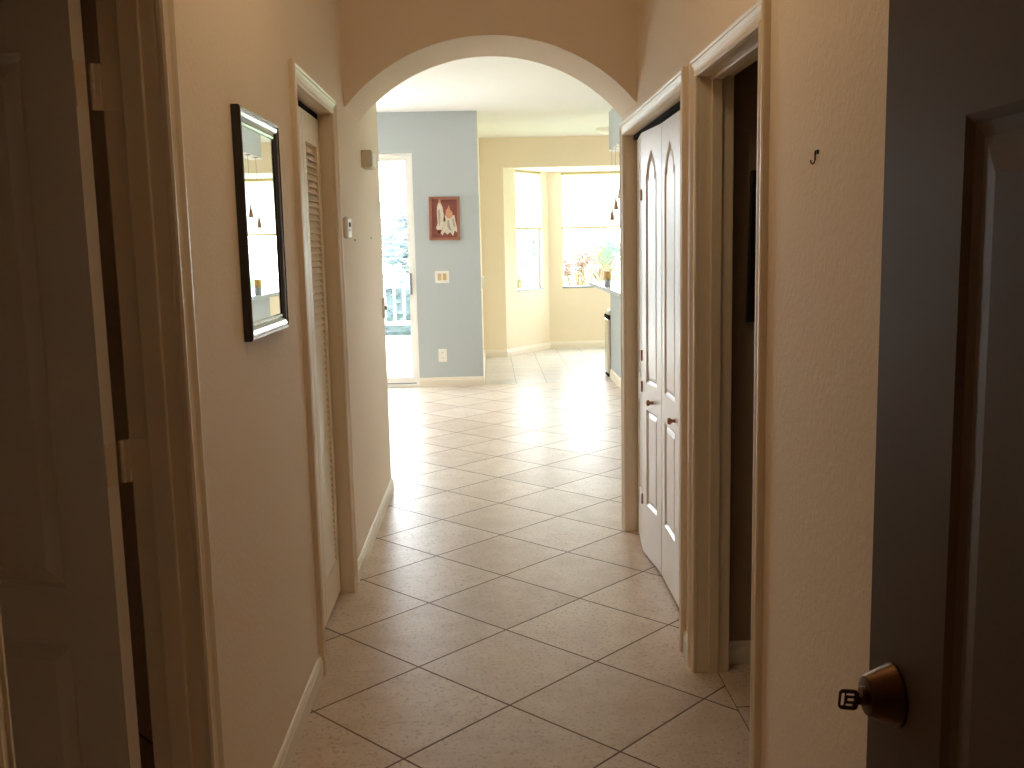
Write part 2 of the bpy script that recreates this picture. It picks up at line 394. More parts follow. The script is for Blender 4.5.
# bifold track; its near-black colour stands in for the gap's shade
o = obj('trim_9', bx(.745, .775, RC0+.005, RC1-.005, DH-.022, DH-.001), M['dark']); tag(o, 'shadow-black bifold track under the right closet head', 'track', None, 'structure')
o = obj('trim_10', bx(-.715, -.685, LC0+.005, LC1-.005, LH-.024, LH-.001), M['dark']); tag(o, 'dark track above the louvered doors', 'track', None, 'structure')
o = obj('trim_11', bx(RX+TH-.03, RX+TH+.012, RD0-.0, RD1, 0.0, .004), M['trim']); bpy.data.objects.remove(o)

# ------------------------------------------------------------------ raised-panel leaf (local: x along width, y = thickness (front face y=0, facing -y), z up)
def outline_rect(x0, x1, z0, z1, n=1): return [(x0, z0), (x1, z0), (x1, z1), (x0, z1)]
def outline_ogee(x0, x1, z0, z1):
    """pointed cathedral top panel outline, z1 = tip"""
    w = x1-x0; c = (x0+x1)/2; sh = z1-.115
    pts = [(x0, z0), (x1, z0), (x1, sh)]
    right = [(.0, 0), (-.06, .012), (-.10, .012), (-.10, .03), (-.16, .052), (-.24, .07), (-.32, .082), (-.40, .098), (-.5, .115)]
    for dx, dz in right: pts.append((x1+dx*w, sh+dz))
    for dx, dz in right[-2::-1]: pts.append((x0-dx*w, sh+dz))
    out = [pts[0]]
    for p in pts[1:]:
        if (Vector(p)-Vector(out[-1])).length > 1e-5: out.append(p)
    return out
def inset_poly(poly, d):
    n = len(poly); res = []
    for i in range(n):
        p0, p1, p2 = Vector(poly[i-1]), Vector(poly[i]), Vector(poly[(i+1) % n])
        e0 = (p1-p0).normalized(); e1 = (p2-p1).normalized(); n0 = Vector((-e0.y, e0.x)); n1 = Vector((-e1.y, e1.x))
        nn = n0+n1
        if nn.length < 1e-4: nn = n0
        nn.normalize(); k = 1/max(.55, nn.dot(n0)); res.append(p1+nn*k*d)
    return res
def leaf_mesh(W, H, T, panels, steps, groove_mi=1):
    """door leaf with moulded raised panels on both faces. panels: CCW outlines in (x,z). steps: [(inset, depth)]"""
    bm = bmesh.new()
    from mathutils.geometry import tessellate_polygon
    for sgn, yf in ((1, 0.0), (-1, T)):
        vv = [(0, 0), (W, 0), (W, H), (0, H)]
        loops = [[Vector((a, b, 0)) for a, b in vv]] + [[Vector((p[0], p[1], 0)) for p in pan] for pan in panels]
        flat = [p for l in loops for p in l]
        tris = tessellate_polygon(loops)
        bv = [bm.verts.new((p.x, yf, p.y)) for p in flat]
        for t in tris:
            try: bm.faces.new([bv[i] for i in t])
            except ValueError: pass
        off = 4
        for pan in panels:
            prev = bv[off:off+len(pan)]; off += len(pan); n = len(pan)
            for si, (ins, dep) in enumerate(steps):
                q = inset_poly(pan, ins); cur = [bm.verts.new((p[0], yf+sgn*dep, p[1])) for p in q]
                for i in range(n):
                    f = bm.faces.new((prev[i], prev[(i+1) % n], cur[(i+1) % n], cur[i]))
                    f.material_index = groove_mi if si in GROOVE_STEPS else 0
                prev = cur
            lp = [Vector((v.co.x, v.co.z, 0)) for v in prev]
            for t in tessellate_polygon([lp]):
                try: bm.faces.new([prev[i] for i in t])
                except ValueError: pass
    box_pts = [(0, 0), (W, 0), (W, H), (0, H)]
    for i in range(4):
        a, b = box_pts[i], box_pts[(i+1) % 4]
        quad(bm, ((a[0], 0, a[1]), (b[0], 0, b[1]), (b[0], T, b[1]), (a[0], T, a[1])))
    bmesh.ops.remove_doubles(bm, verts=bm.verts, dist=1e-5)
    return bm
GROOVE_STEPS = ()
STD_STEPS = [(.007, .009), (.016, .012), (.024, .009), (.048, .0008)]
LOW_STEPS = [(.006, .005), (.014, .010), (.020, .007), (.034, .003)]

# ---- left open door (door_1): hinge at (-.765, 2.0)
a17 = math.radians(17)
W1 = .795
d1 = empty('door_1', (-.765, 1.990, .012))
tag(d1, 'dark open panel door hinged on the left doorway', 'door', None, 'structure')
mx = Matrix.Rotation(-a17, 4, 'Z')
# local frame: x along leaf from hinge (pointing -X world and +Y), front face toward camera
def local_leaf(parent, W, H, T, panels, m, name='leaf'):
    return obj(name, leaf_mesh(W, H, T, panels, STD_STEPS), m, parent)
px0, px1 = .118, W1-.118
lf = local_leaf(d1, W1, 2.015, .035, [outline_rect(px0, px1, .80, 1.885), outline_rect(px0, px1, .20, .695)], [M['door_white'], M['door_white']])
# mirror the leaf so that it runs toward -x (hinge at its local origin) and its front face looks at -y
lf.location = (W1*-math.cos(a17)+.035*math.sin(-a17)*-1*0, W1*math.sin(a17), 0)
lf.rotation_euler = (0, 0, -a17)
lf.location = (-W1*math.cos(a17)-.035*math.sin(a17), W1*math.sin(a17)-.035*math.cos(a17), 0)
# hinges
def hinge(parent, z, name='hinge'):
    h = bmesh.new()
    # jamb leaf on jamb surface (world -y side of jamb at LD1), in door_1 local space
    jy = LD1-1.990
    box(h, .018, .060, jy-.0025, jy, z-.044, z+.044)
    # knuckles
    for k in range(5):
        z0 = z-.044+k*.0178
        lathe(h, [(0, 0), (.0055, 0), (.0055, .0166), (0, .0166)], (.006, jy-.012, z0), 'Z', 10)
    box(h, .004, .020, jy-.0125, jy-.0025+.002, z-.044, z+.044)
    # door-edge leaf
    e = Matrix.Rotation(-a17, 4, 'Z')
    box(h, -.0005, .0015, -.034, -.003, z-.044, z+.044, e)
    for (dx, dz) in ((.032, .03), (.048, .012), (.032, -.012), (.048, -.03)):
        lathe(h, [(.0035, 0), (.0035, .001), (0, .0014)], (dx, jy-.0025, z+dz), 'Y', 8)
    return obj(name, h, M['hinge'], parent)
for z in (1.82, 1.075, .25): hinge(d1, z)
kb = bmesh.new(); lathe(kb, [(.028, 0), (.028, .006), (.012, .012), (.012, .03), (.026, .042), (.027, .055), (.015, .062), (0, .063)], (0, 0, 0), 'Y', 20)
kk = obj('knob', kb, M['brass'], d1, True)
kk.rotation_euler = (0, 0, PI-a17); kk.location = (-.735*math.cos(a17)-.035*math.sin(a17), .735*math.sin(a17)-.035*math.cos(a17), .93)

# ---- louvered closet doors (door_2 ×2)
def louver_leaf(name, y0, y1, label):
    e = empty(name, (-.680, y0, .020)); tag(e, label, 'door', None, 'structure')
    W = y1-y0; H = 2.014; T = .028; st = .058
    fr = bmesh.new()
    box(fr, -T, 0, 0, st, 0, H); box(fr, -T, 0, W-st, W, 0, H)
    box(fr, -T, 0, st, W-st, 0, .16); box(fr, -T, 0, st, W-st, H-.115, H)
    obj('frame', fr, M['louver'], e, bevel=.002)
    sl = bmesh.new(); z = .175
    while z < H-.125:
        mx = Matrix.Translation((-T/2, 0, z)) @ Matrix.Rotation(math.radians(60), 4, 'Y')
        box(sl, -.0165, .0165, st-.003, W-st+.003, -.0028, .0028, mx); z += .0262
    s = obj('louver_slats', sl, M['louver'], e); return e
louver_leaf('door_2', LC0+.006, (LC0+LC1)/2-.002, 'near leaf of the cream louvered closet door')
lv = louver_leaf('door_2', (LC0+LC1)/2+.002, LC1-.018, 'far leaf of the cream louvered closet door')

# ---- right bifold closet (door_3, two folding pairs)
def bif_leaf(parent, p0, p1, knob=None, name='leaf'):
    """leaf from plan p0 to p1 (Y decreasing toward p1 is fine); front face toward the hall (-X)"""
    p0, p1 = Vector(p0), Vector(p1); d = p1-p0; W = d.length-.003; ang = math.atan2(d.y, d.x)
    T = .030; st = .076; H = 1.995
    bm = leaf_mesh(W, H, T, [outline_ogee(st, W-st, .84, 1.905), outline_rect(st, W-st, .25, .715)], LOW_STEPS, 1)
    o = obj(name, bm, [M['bifold'], M['groove']], parent)
    o.location = (p0.x, p0.y, .012); o.rotation_euler = (0, 0, ang)
    if knob is not None:
        k = bmesh.new(); lathe(k, [(.009, 0), (.007, .004), (.006, .012), (.013, .018), (.015, .024), (.011, .030), (0, .031)], (0, 0, 0), 'Y', 16)
        kk = obj('knob', k, M['woodknob'], o, True); kk.rotation_euler = (0, 0, PI); kk.location = (knob if knob > 0 else W+knob, 0, .765)
    return o
GROOVE_STEPS = ()
eA = empty('door_3', (0, 0, 0)); tag(eA, 'far pair of white cathedral panelled bifold closet doors', 'door', None, 'structure')
eB = empty('door_3', (0, 0, 0)); tag(eB, 'near pair of white cathedral panelled bifold closet doors', 'door', None, 'structure')
P0, P1, P2 = (.758, 5.000), (.727, 4.650), (.757, 4.300)
Q0, Q1, Q2 = (.757, 4.296), (.755, 3.898), (.760, 3.552)
# leaves run from far to near so that the front faces the hall
bif_leaf(eA, P0, P1); bif_leaf(eA, P1, P2, knob=-.15)
bif_leaf(eB, Q0, Q1, knob=-.075+0); bif_leaf(eB, Q1, Q2)
for z in (.25, .80, .95, 1.7):
    hb = bmesh.new(); lathe(hb, [(0, 0), (.005, 0), (.005, .05), (0, .05)], (P1[0]-.002, P1[1], z), 'Z', 8); obj('hinge', hb, M['woodknob'], eA)

# ---- front door (door_4) open against camera right
GROOVE_STEPS = ()
XD = .395; YE = .986
fd = empty('door_4', (XD, YE, .015)); tag(fd, 'dark taupe front door standing open at the right edge', 'door', None, 'structure')
Wd = .93
pan = []
for (a, b) in ((.165, .43), (.53, .80)):
    pan += [outline_rect(a, b, .20, .80), outline_rect(a, b, .93, 1.592), outline_rect(a, b, 1.745, 1.905)]
FD_STEPS = [(.008, .0045), (.020, .0065), (.028, .0055), (.050, .001)]
o = obj('leaf', leaf_mesh(Wd, 2.03, .044, pan, FD_STEPS, 0), M['taupe'], fd); o.rotation_euler = (0, 0, -PI/2)
# deadbolt
LYc, LZc = -.067, 1.043
db = bmesh.new(); lathe(db, [(0, -.001), (.0310, -.001), (.0315, .003), (.0300, .005), (.0205, .028), (.0190, .030), (0, .030)], (0, LYc, LZc), '-X', 40)
o = obj('deadbolt', db, M['brass'], fd, False, .0008)
for p in o.data.polygons: p.use_smooth = True
cy = bmesh.new(); lathe(cy, [(0, .030), (.0095, .030), (.0095, .0335), (.0085, .0345), (0, .0345)], (0, LYc, LZc), '-X', 20); obj('lock_cylinder', cy, M['key'], o)
# strike latch plate on the edge
lp = bmesh.new(); box(lp, .010, .034, 0, .0015, 1.015, 1.072); obj('latch_plate', lp, M['brass'], fd)
# key
kx, ky, kz = XD-.0325, YE+LYc, .015+LZc-.005
ke = empty('house_key', (kx, ky, kz)); tag(ke, 'dull brass key with pierced square bow sticking out of the deadbolt', 'key')
kb = bmesh.new()
def plate(bm, outer, holes, y0, y1):
    from mathutils.geometry import tessellate_polygon
    loops = [outer]+holes; flat = [p for l in loops for p in l]
    t = tessellate_polygon([[Vector((p[0], p[1], 0)) for p in l] for l in loops])
    A = [bm.verts.new((p[0], y0, p[1])) for p in flat]; B = [bm.verts.new((p[0], y1, p[1])) for p in flat]
    for tr in t: bm.faces.new([A[i] for i in tr]); bm.faces.new([B[i] for i in tr[::-1]])
    off = 0
    for l in loops:
        n = len(l)
        for i in range(n): bm.faces.new((A[off+i], A[off+(i+1) % n], B[off+(i+1) % n], B[off+i]))
        off += n
def rrect(x0, x1, z0, z1, r, n=5):
    pts = []
    for (cx_, cz_, a0) in ((x1-r, z0+r, -PI/2), (x1-r, z1-r, 0), (x0+r, z1-r, PI/2), (x0+r, z0+r, PI)):
        for k in range(n+1): a = a0+PI/2*k/n; pts.append((cx_+r*math.cos(a), cz_+r*math.sin(a)))
    return pts
plate(kb, rrect(-.0235, -.004, -.0105, .0105, .0045), [rrect(-.0212, -.0178, -.0068, .0068, .0015), rrect(-.0165, -.0085, .0042, .0068, .001), rrect(-.0150, -.0085, -.0016, .0018, .001), rrect(-.0165, -.0095, -.0068, -.0042, .001)], -.0011, .0011)
box(kb, -.0045, .0, -.0011, .0011, -.0042, .0042)
obj('bow', kb, M['key'], ke)
ke.rotation_euler = (0, math.radians(4), math.radians(-6))

# unseen closed box added behind the camera to block sky light
wall('wall_sky_block', (-1.6, -2.4), (1.6, -2.4), .1, 0, 2.6, [], M['wall'], 'unseen wall added to block sky light outside the front door')
wall('wall_sky_block_left', (-1.6, -.15), (-1.6, -2.4), .1, 0, 2.6, [], M['wall'], 'unseen left wall added to block sky light outside the front door')
wall('wall_sky_block_right', (1.6, -2.4), (1.6, -.15), .1, 0, 2.6, [], M['wall'], 'unseen right wall added to block sky light outside the front door')
o = obj('ceiling_sky_block', bx(-1.7, 1.7, -2.5, -.15, 2.6, 2.7), M['ceil']); tag(o, 'unseen ceiling added to block sky light outside the front door', 'ceiling', None, 'structure')
o = obj('floor_porch', bx(-1.7, 1.7, -2.5, -.14, -.06, -.01), M['deck']); tag(o, 'porch slab outside the front door', 'floor', None, 'structure')

# ------------------------------------------------------------------ mirror
MY0, MY1, MZ0, MZ1 = 2.555, 3.005, 1.276, 1.874
mi = empty('wall_mirror', (LX+.003, (MY0+MY1)/2, (MZ0+MZ1)/2)); tag(mi, 'tall rectangular mirror in a glossy dark brown frame on left wall', 'mirror')
hw, hh = (MY1-MY0)/2, (MZ1-MZ0)/2
prof = [(0, 0), (0, .018), (.003, .022), (.009, .023), (.012, .020), (.016, .021), (.026, .019), (.036, .013), (.040, .015), (.045, .013), (.048, .010), (.048, .009)]
fb = bmesh.new(); rows = []
for u, t in prof:
    rows.append([fb.verts.new((t, sy*(hw-u), sz*(hh-u))) for sy, sz in ((-1, -1), (1, -1), (1, 1), (-1, 1))])
for a, b in zip(rows, rows[1:]):
    for k in range(4): fb.faces.new((a[k], a[(k+1) % 4], b[(k+1) % 4], b[k]))
fb.faces.new(rows[0][::-1])
obj('frame', fb, M['espresso'], mi)
gb = bmesh.new(); box(gb, .006, .0105, -hw+.046, hw-.046, -hh+.046, hh-.046); obj('mirror_glass', gb, M['mirror'], mi)
mi.rotation_euler = (0, 0, math.radians(-.62))

# ------------------------------------------------------------------ small wall fittings on the left wall
ch = empty('door_chime', (LX, 5.27, 1.962)); tag(ch, 'beige door chime box high on the left wall near the arch', 'door chime')
b = bmesh.new(); box(b, 0, .052, -.085, .085, -.045, .045); obj('body', b, M['beige_pl'], ch, bevel=.004)
b = bmesh.new(); box(b, .052, .058, -.075, .075, -.036, .036); obj('cover', b, M['white'], ch, bevel=.002)
tm = empty('thermostat', (LX, 4.50, 1.60)); tag(tm, 'white rounded thermostat beside the louvered closet casing', 'thermostat')
b = bmesh.new(); box(b, 0, .022, -.06, .06, -.048, .048); obj('body', b, M['white'], tm, bevel=.010, seg=4)
b = bmesh.new(); box(b, .0215, .0232, -.035, .02, .004, .024); obj('display', b, M['dark'], tm)
b = bmesh.new(); box(b, .0215, .0245, -.03, .015, -.014, -.006); obj('button', b, M['beige_pl'], tm)
sw = empty('light_switch', (LX, 5.95, 1.15)); tag(sw, 'small switch plate at the far end of the left hall wall', 'light switch')
b = bmesh.new(); box(b, 0, .012, -.04, .04, -.06, .06); obj('plate', b, M['white'], sw, bevel=.003)
b = bmesh.new(); box(b, .012, .024, -.008, .008, -.014, .014); obj('toggle', b, M['beige_pl'], sw, bevel=.001)
for (y, z, lb) in ((4.78, 1.548, 'tiny nail in left wall just right of the thermostat'), (5.45, 1.562, 'tiny nail in left wall nearer the sliding door')):
    b = bmesh.new(); lathe(b, [(0, -.002), (.0018, 0), (.0018, .004), (.0055, .0045), (.0055, .006), (0, .0065)], (LX, y, z), 'X', 10)
    o = obj('nail', b, M['hook']); tag(o, lb, 'nail')
# hook on the near right wall
b = bmesh.new(); x0 = RX-.004
hp = [(x0, 2.110, 1.690), (x0-.002, 2.105, 1.690), (x0-.003, 2.103, 1.688), (x0-.003, 2.103, 1.672), (x0-.004, 2.106, 1.667), (x0-.005, 2.112, 1.665), (x0-.006, 2.119, 1.667), (x0-.006, 2.122, 1.673)]
tube(b, hp, .0019, 8); box(b, x0, RX+.001, 2.100, 2.114, 1.684, 1.693)
o = obj('wall_hook', b, M['hook']); tag(o, 'small dark J shaped picture hook on the bare near right wall', 'hook')

# framed picture inside right hand room
pr = empty('wall_picture', (1.09, 3.36, 1.48)); tag(pr, 'dark hanging picture glimpsed through the right doorway', 'picture')
b = bmesh.new(); box(b, -.205, .205, -.02, -.002, -.255, .255); obj('frame', b, M['slate'], pr, bevel=.004)
b = bmesh.new(); box(b, -.18, .18, -.0215, -.02, -.23, .23); obj('print', b, M['dark'], pr)
pr.rotation_euler = (0, math.radians(1.2), 0)

# ------------------------------------------------------------------ blue wall: painting, switch plate, outlet
pa = empty('framed_painting', (-.441, BY-.001, 1.800)); tag(pa, 'small painting of two pale figures on maroon in reddish wood frame', 'painting')
w2, h2 = .163, .228
fb = bmesh.new(); rows = []
for u, t in [(0, 0), (0, .018), (.006, .022), (.018, .018), (.026, .020), (.030, .012), (.030, .006)]:
    rows.append([fb.verts.new((sx*(w2-u), -t, sz*(h2-u))) for sx, sz in ((-1, -1), (1, -1), (1, 1), (-1, 1))])
for a, c in zip(rows, rows[1:]):
    for k in range(4): fb.faces.new((a[k], a[(k+1) % 4], c[(k+1) % 4], c[k]))
obj('frame', fb, M['picframe'], pa)
cb = bmesh.new(); box(cb, -w2+.027, w2-.027, -.008, -.003, -h2+.027, h2-.027); obj('canvas', cb, M['maroon'], pa)
def figure(pts, m, y, name='painted_figure'):
    bm = bmesh.new(); A = [bm.verts.new((p[0], y, p[1])) for p in pts]; B = [bm.verts.new((p[0], -.0075, p[1])) for p in pts]
    bm.faces.new(A); n = len(pts)
    for i in range(n): bm.faces.new((A[i], A[(i+1) % n], B[(i+1) % n], B[i]))
    return obj(name, bm, m, pa)
def S(pts): return [((u-.5)*.30, (.5-v)*.42) for u, v in pts]
figure(S([(.28,.13),(.32,.06),(.38,.12),(.44,.22),(.46,.34),(.50,.46),(.50,.60),(.44,.72),(.40,.78),(.24,.78),(.20,.74),(.26,.62),(.24,.40),(.24,.22)]), M['ivory'], -.0088)
figure(S([(.52,.42),(.60,.44),(.74,.42),(.86,.42),(.88,.55),(.94,.72),(.96,.86),(.86,.80),(.80,.94),(.70,.84),(.60,.90),(.50,.84),(.42,.92),(.36,.86),(.44,.74),(.50,.60)]), M['ivory'], -.0090)
figure(S([(.56,.30),(.62,.24),(.66,.16),(.70,.28),(.78,.34),(.80,.44),(.70,.50),(.58,.48),(.54,.40)]), M['peachy'], -.0092)
figure(S([(.30,.02),(.35,-.02),(.38,.08),(.33,.12),(.29,.10)]), M['peachy'], -.0094)
figure(S([(.48,.42),(.54,.50),(.52,.60),(.46,.56)]), M['umber'], -.0093)
figure(S([(.27,.30),(.33,.26),(.36,.40),(.34,.62),(.30,.72),(.29,.50)]), M['linen'], -.0096)
figure(S([(.60,.56),(.66,.54),(.70,.70),(.76,.80),(.66,.78),(.60,.70)]), M['linen'], -.0096)
figure(S([(.76,.50),(.82,.52),(.88,.72),(.82,.70)]), M['linen'], -.0096)
figure(S([(.24,.80),(.38,.80),(.44,.76),(.38,.88),(.28,.88)]), M['umber'], -.0086)
pa.rotation_euler = (0, math.radians(1.0), 0)

sp = empty('switch_plate', (-.486, BY, 1.183)); tag(sp, 'cream double switch plate below the painting', 'light switch')
b = bmesh.new(); box(b, -.075, .075, -.007, 0, -.064, .064); obj('plate', b, M['white'], sp, bevel=.003)
for dx in (-.028, .028):
    b = bmesh.new(); box(b, dx-.019, dx+.019, -.011, -.007, -.036, .036); obj('rocker', b, M['tan_pl'], sp, bevel=.002)
ou = empty('wall_outlet', (-.507, BY, .337)); tag(ou, 'white power outlet low on the blue wall', 'power outlet')
b = bmesh.new(); box(b, -.046, .046, -.007, 0, -.070, .070); obj('plate', b, M['white'], ou, bevel=.003)
for dz in (-.028, .028):
    b = bmesh.new(); box(b, -.018, .018, -.0095, -.007, dz-.016, dz+.016)
    s = obj('socket', b, M['white'], ou, bevel=.003)
    b = bmesh.new(); box(b, -.008, -.005, -.0098, -.009, dz-.004, dz+.008); box(b, .005, .008, -.0098, -.009, dz-.004, dz+.008); obj('slot', b, M['dark'], s)
op = empty('wall_outlet', (1.73, 14.27, .40)); tag(op, 'cream power outlet on yellow wall behind the trash can', 'power outlet')
b = bmesh.new(); box(b, -.04, .04, -.007, 0, -.06, .06); obj('plate', b, M['white'], op, bevel=.003)
kp = empty('wall_switch', (-.07, 11.6, 1.08)); tag(kp, 'small white fitting on the yellow wall edge beside blue corner', 'light switch')
b = bmesh.new(); box(b, 0, .03, -.05, .05, -.07, .07); obj('plate', b, M['white'], kp, bevel=.006)

# ------------------------------------------------------------------ sliding glass door
def frame_rect(bm, x0, x1, z0, z1, y0, y1, w, wb=None):
    wb = wb or w
    box(bm, x0, x0+w, y0, y1, z0, z1); box(bm, x1-w, x1, y0, y1, z0, z1)
    box(bm, x0+w, x1-w, y0, y1, z0, z0+wb); box(bm, x0+w, x1-w, y0, y1, z1-w, z1)
sd = empty('door_5', (0, 0, 0)); tag(sd, 'white framed sliding glass door left of the blue wall', 'sliding door', None, 'structure')
SX0, SX1 = -3.40, -.764
b = bmesh.new(); frame_rect(b, SX0, SX1, 0, 2.49, BY+.012, BY+.11, .035, .03); obj('door_frame', b, M['vinyl'], sd, bevel=.002)
b = bmesh.new(); box(b, SX0+.035, SX1-.035, BY+.03, BY+.06, .0301, .042); obj('track', b, M['alum'], sd)
for (xa, xb, ya, nm) in ((-2.12, SX1-.036, BY+.030, 'sliding_panel'), (SX0+.036, -2.06, BY+.066, 'fixed_panel')):
    b = bmesh.new(); frame_rect(b, xa, xb, .043, 2.452, ya, ya+.030, .042, .06); f = obj(nm, b, M['vinyl'], sd, bevel=.002)
    b = bmesh.new(); box(b, xa+.04, xb-.04, ya+.012, ya+.017, .10, 2.412); obj('glass_pane', b, M['glass'], f)
b = bmesh.new(); hx = SX1-.058
box(b, hx-.012, hx+.012, BY+.020, BY+.030, 1.0, 1.23); tube(b, [(hx, BY+.022, 1.03), (hx-.004, BY-.005, 1.05), (hx-.004, BY-.005, 1.18), (hx, BY+.022, 1.20)], .008, 8)
obj('pull_handle', b, M['alum'], sd)

# ------------------------------------------------------------------ bay windows and shades
def bay_window(name, p0, p1, s0, s1, label, shade_label, mull=True, rail_side=None):
    p0v, p1v = Vector((*p0, 0)), Vector((*p1, 0)); d = p1v-p0v; a = math.atan2(d.y, d.x)
    e = empty(name, (p0[0], p0[1], 0), a); tag(e, label, 'window', None, 'structure')
    g = .002
    b = bmesh.new(); frame_rect(b, s0+g, s1-g, WZ0+g, WZ1-g, .055, .105, .028, .03); obj('window_frame', b, M['vinyl'], e, bevel=.002)
    zm = 1.76
    b = bmesh.new(); box(b, s0+.03, s1-.03, .060, .085, zm-.018, zm+.018); obj('meeting_rail', b, M['vinyl'], e)
    b = bmesh.new(); box(b, s0+.03, s1-.03, .078, .083, WZ0+.032, WZ1-.03); obj('glass_pane', b, M['glass'], e)
    b = bmesh.new(); box(b, s0+.001, s1-.001, -.012, .055, WZ0-.0, WZ0+.022); obj('window_sill', b, M['alum'], e, bevel=.003)
    # shade
    sh = empty('roller_shade', (p0[0], p0[1], 0), a); tag(sh, shade_label, 'window shade')
    b = bmesh.new(); box(b, s0+.006, s1-.006, .012, .050, WZ1-.035, WZ1-.003); obj('headrail', b, M['tan_pl'], sh, bevel=.003)
    b = bmesh.new(); zz = WZ1-.035; n = 30; zb = 1.735; rows = []
    for k in range(n+1):
        z = zz+(zb-zz)*k/n; y = .030+(.004 if k % 2 else -.004)
        rows.append((b.verts.new((s0+.010, y, z)), b.verts.new((s1-.010, y, z))))
    for u, v in zip(rows, rows[1:]): b.faces.new((u[0], u[1], v[1], v[0]))
    obj('shade_fabric', b, M['shade'], sh)
    b = bmesh.new(); box(b, s0+.008, s1-.008, .018, .042, 1.712, 1.737); obj('bottom_rail', b, M['tan_pl'], sh, bevel=.003)
    return e
bay_window('window_1', B0, B1, .30, .985, 'narrow window in the angled left wall of the bay', 'half lowered white shade on the narrow angled bay window')
bay_window('window_2', B1, B2, .195, 1.915, 'wide window in the back of the yellow bay', 'half lowered white shade on the wide bay window')
bay_window('window_3', B2, B3, dL-.985, dL-.30, 'narrow window in the hidden far side of the bay', 'half lowered white shade on the far side bay window')

# ------------------------------------------------------------------ breakfast bar
cp = [(1.15, 6.62), (1.15, 11.22), (1.28, 11.34), (1.66, 11.34), (1.66, 6.62)]
b = bmesh.new(); lo = [b.verts.new((*p, 1.032)) for p in cp]; hi = [b.verts.new((*p, 1.070)) for p in cp]
b.faces.new(lo[::-1]); b.faces.new(hi)
for k in range(5): f = b.faces.new((lo[k], lo[(k+1) % 5], hi[(k+1) % 5], hi[k])); f.material_index = 1
o = obj('bar_counter', b, [M['counter'], M['cedge_shade']], bevel=.004); tag(o, 'white breakfast bar counter with shade-grey edge on the half wall', 'counter')
# jar on the bar
j = empty('storage_jar', (1.195, 9.85, 1.0702)); j.scale = (.85, .85, .9); tag(j, 'small tan jar with lid standing on the breakfast bar', 'jar')
b = bmesh.new(); lathe(b, [(0, 0), (.036, 0), (.040, .008), (.040, .078), (.036, .086), (0, .086)], (0, 0, 0), 'Z', 20); obj('jar_body', b, M['alum'], j, True)
b = bmesh.new(); lathe(b, [(.0, .086), (.038, .086), (.042, .09), (.042, .165), (.038, .172), (0, .172)], (0, 0, 0), 'Z', 20); obj('lid', b, M['jar'], j, True)
# glass vase further along the bar
v = bmesh.new(); lathe(v, [(0, 0), (.035, 0), (.045, .03), (.03, .09), (.038, .13), (.036, .13), (.028, .09), (.042, .03), (0, .004)], (1.29, 10.6, 1.0702), 'Z', 20)
o = obj('glass_vase', v, M['glass'], smooth=True); tag(o, 'small clear glass vase on the breakfast bar beyond the tan jar', 'vase')
# trash can
t = empty('trash_can', (1.50, 11.19, 0)); tag(t, 'slim stainless steel trash can behind the half wall', 'trash can')
b = bmesh.new()
for (za, zb, m_) in ((0, .03, 0),): pass
bd = bmesh.new(); box(bd, -.165, .165, -.15, .15, .025, .66); obj('body', bd, M['steel'], t, bevel=.03, seg=4)
bd = bmesh.new(); box(bd, -.16, .16, -.145, .145, 0, .025); obj('base', bd, M['dark'], t, bevel=.01)
bd = bmesh.new(); box(bd, -.167, .167, -.152, .152, .66, .70); obj('lid_band', bd, M['dark'], t, bevel=.01)
bd = bmesh.new(); vs = box(bd, -.160, .160, -.146, .146, .70, .735)
for i in (4, 5, 6, 7): vs[i].co.x *= .85; vs[i].co.y *= .85; vs[i].co.z += .02
obj('lid', bd, M['beige_pl'], t, bevel=.012)
b.free()
# pendants
for (y, zb, lb) in ((10.68, 1.745, 'lowest of the small pendant lights above the bar, nearest its end'), (10.36, 1.845, 'middle small pendant light above the bar'), (10.04, 1.945, 'highest small pendant light above the bar, nearest the hall')):
    p = empty('pendant_light', (1.352, y, 2.485)); tag(p, lb, 'pendant light', 'pendant lights over the breakfast bar')
    b = bmesh.new(); lathe(b, [(0, 0), (.03, 0), (.03, -.008), (0, -.012)], (0, 0, 0), 'Z', 16); obj('canopy', b, M['steel'], p, True)
    L = 2.485-zb
    b = bmesh.new(); tube(b, [(0, 0, -.008), (0, 0, -L+.13)], .0025, 6); obj('cord', b, M['alum'], p)
    b = bmesh.new(); lathe(b, [(0, -L+.135), (.008, -L+.13), (.012, -L+.085), (.016, -L+.08), (0, -L+.078)], (0, 0, 0), 'Z', 14); obj('socket', b, M['steel'], p, True)
    b = bmesh.new(); lathe(b, [(.014, -L+.085), (.020, -L+.05), (.027, -L+.0)], (0, 0, 0), 'Z', 16); obj('lamp_shade', b, M['bronze'], p, True)
# ceiling disc in kitchen
b = bmesh.new(); lathe(b, [(0, 0), (.14, 0), (.14, -.02), (.12, -.045), (.05, -.065), (0, -.068)], (1.53, 12.5, CE), 'Z', 28)
o = obj('ceiling_light', b, M['white'], smooth=True); tag(o, 'round white ceiling fixture in kitchen beside the header', 'ceiling light')

# unseen lamp above the frame, added as warm fill for the hall
hl = empty('added_hall_lamp', (.035, 2.5, CE)); tag(hl, 'unseen dome lamp added above the frame as warm hall fill', 'added fill lamp')
b = bmesh.new(); lathe(b, [(0, 0), (.15, 0), (.15, -.02), (0, -.02)], (0, 0, 0), 'Z', 28); obj('base_plate', b, M['brass'], hl, True)
b = bmesh.new(); lathe(b, [(.13, -.02), (.125, -.05), (.09, -.085), (.04, -.10), (0, -.103)], (0, 0, 0), 'Z', 28); obj('glass_dome', b, M['diffuser'], hl, True)

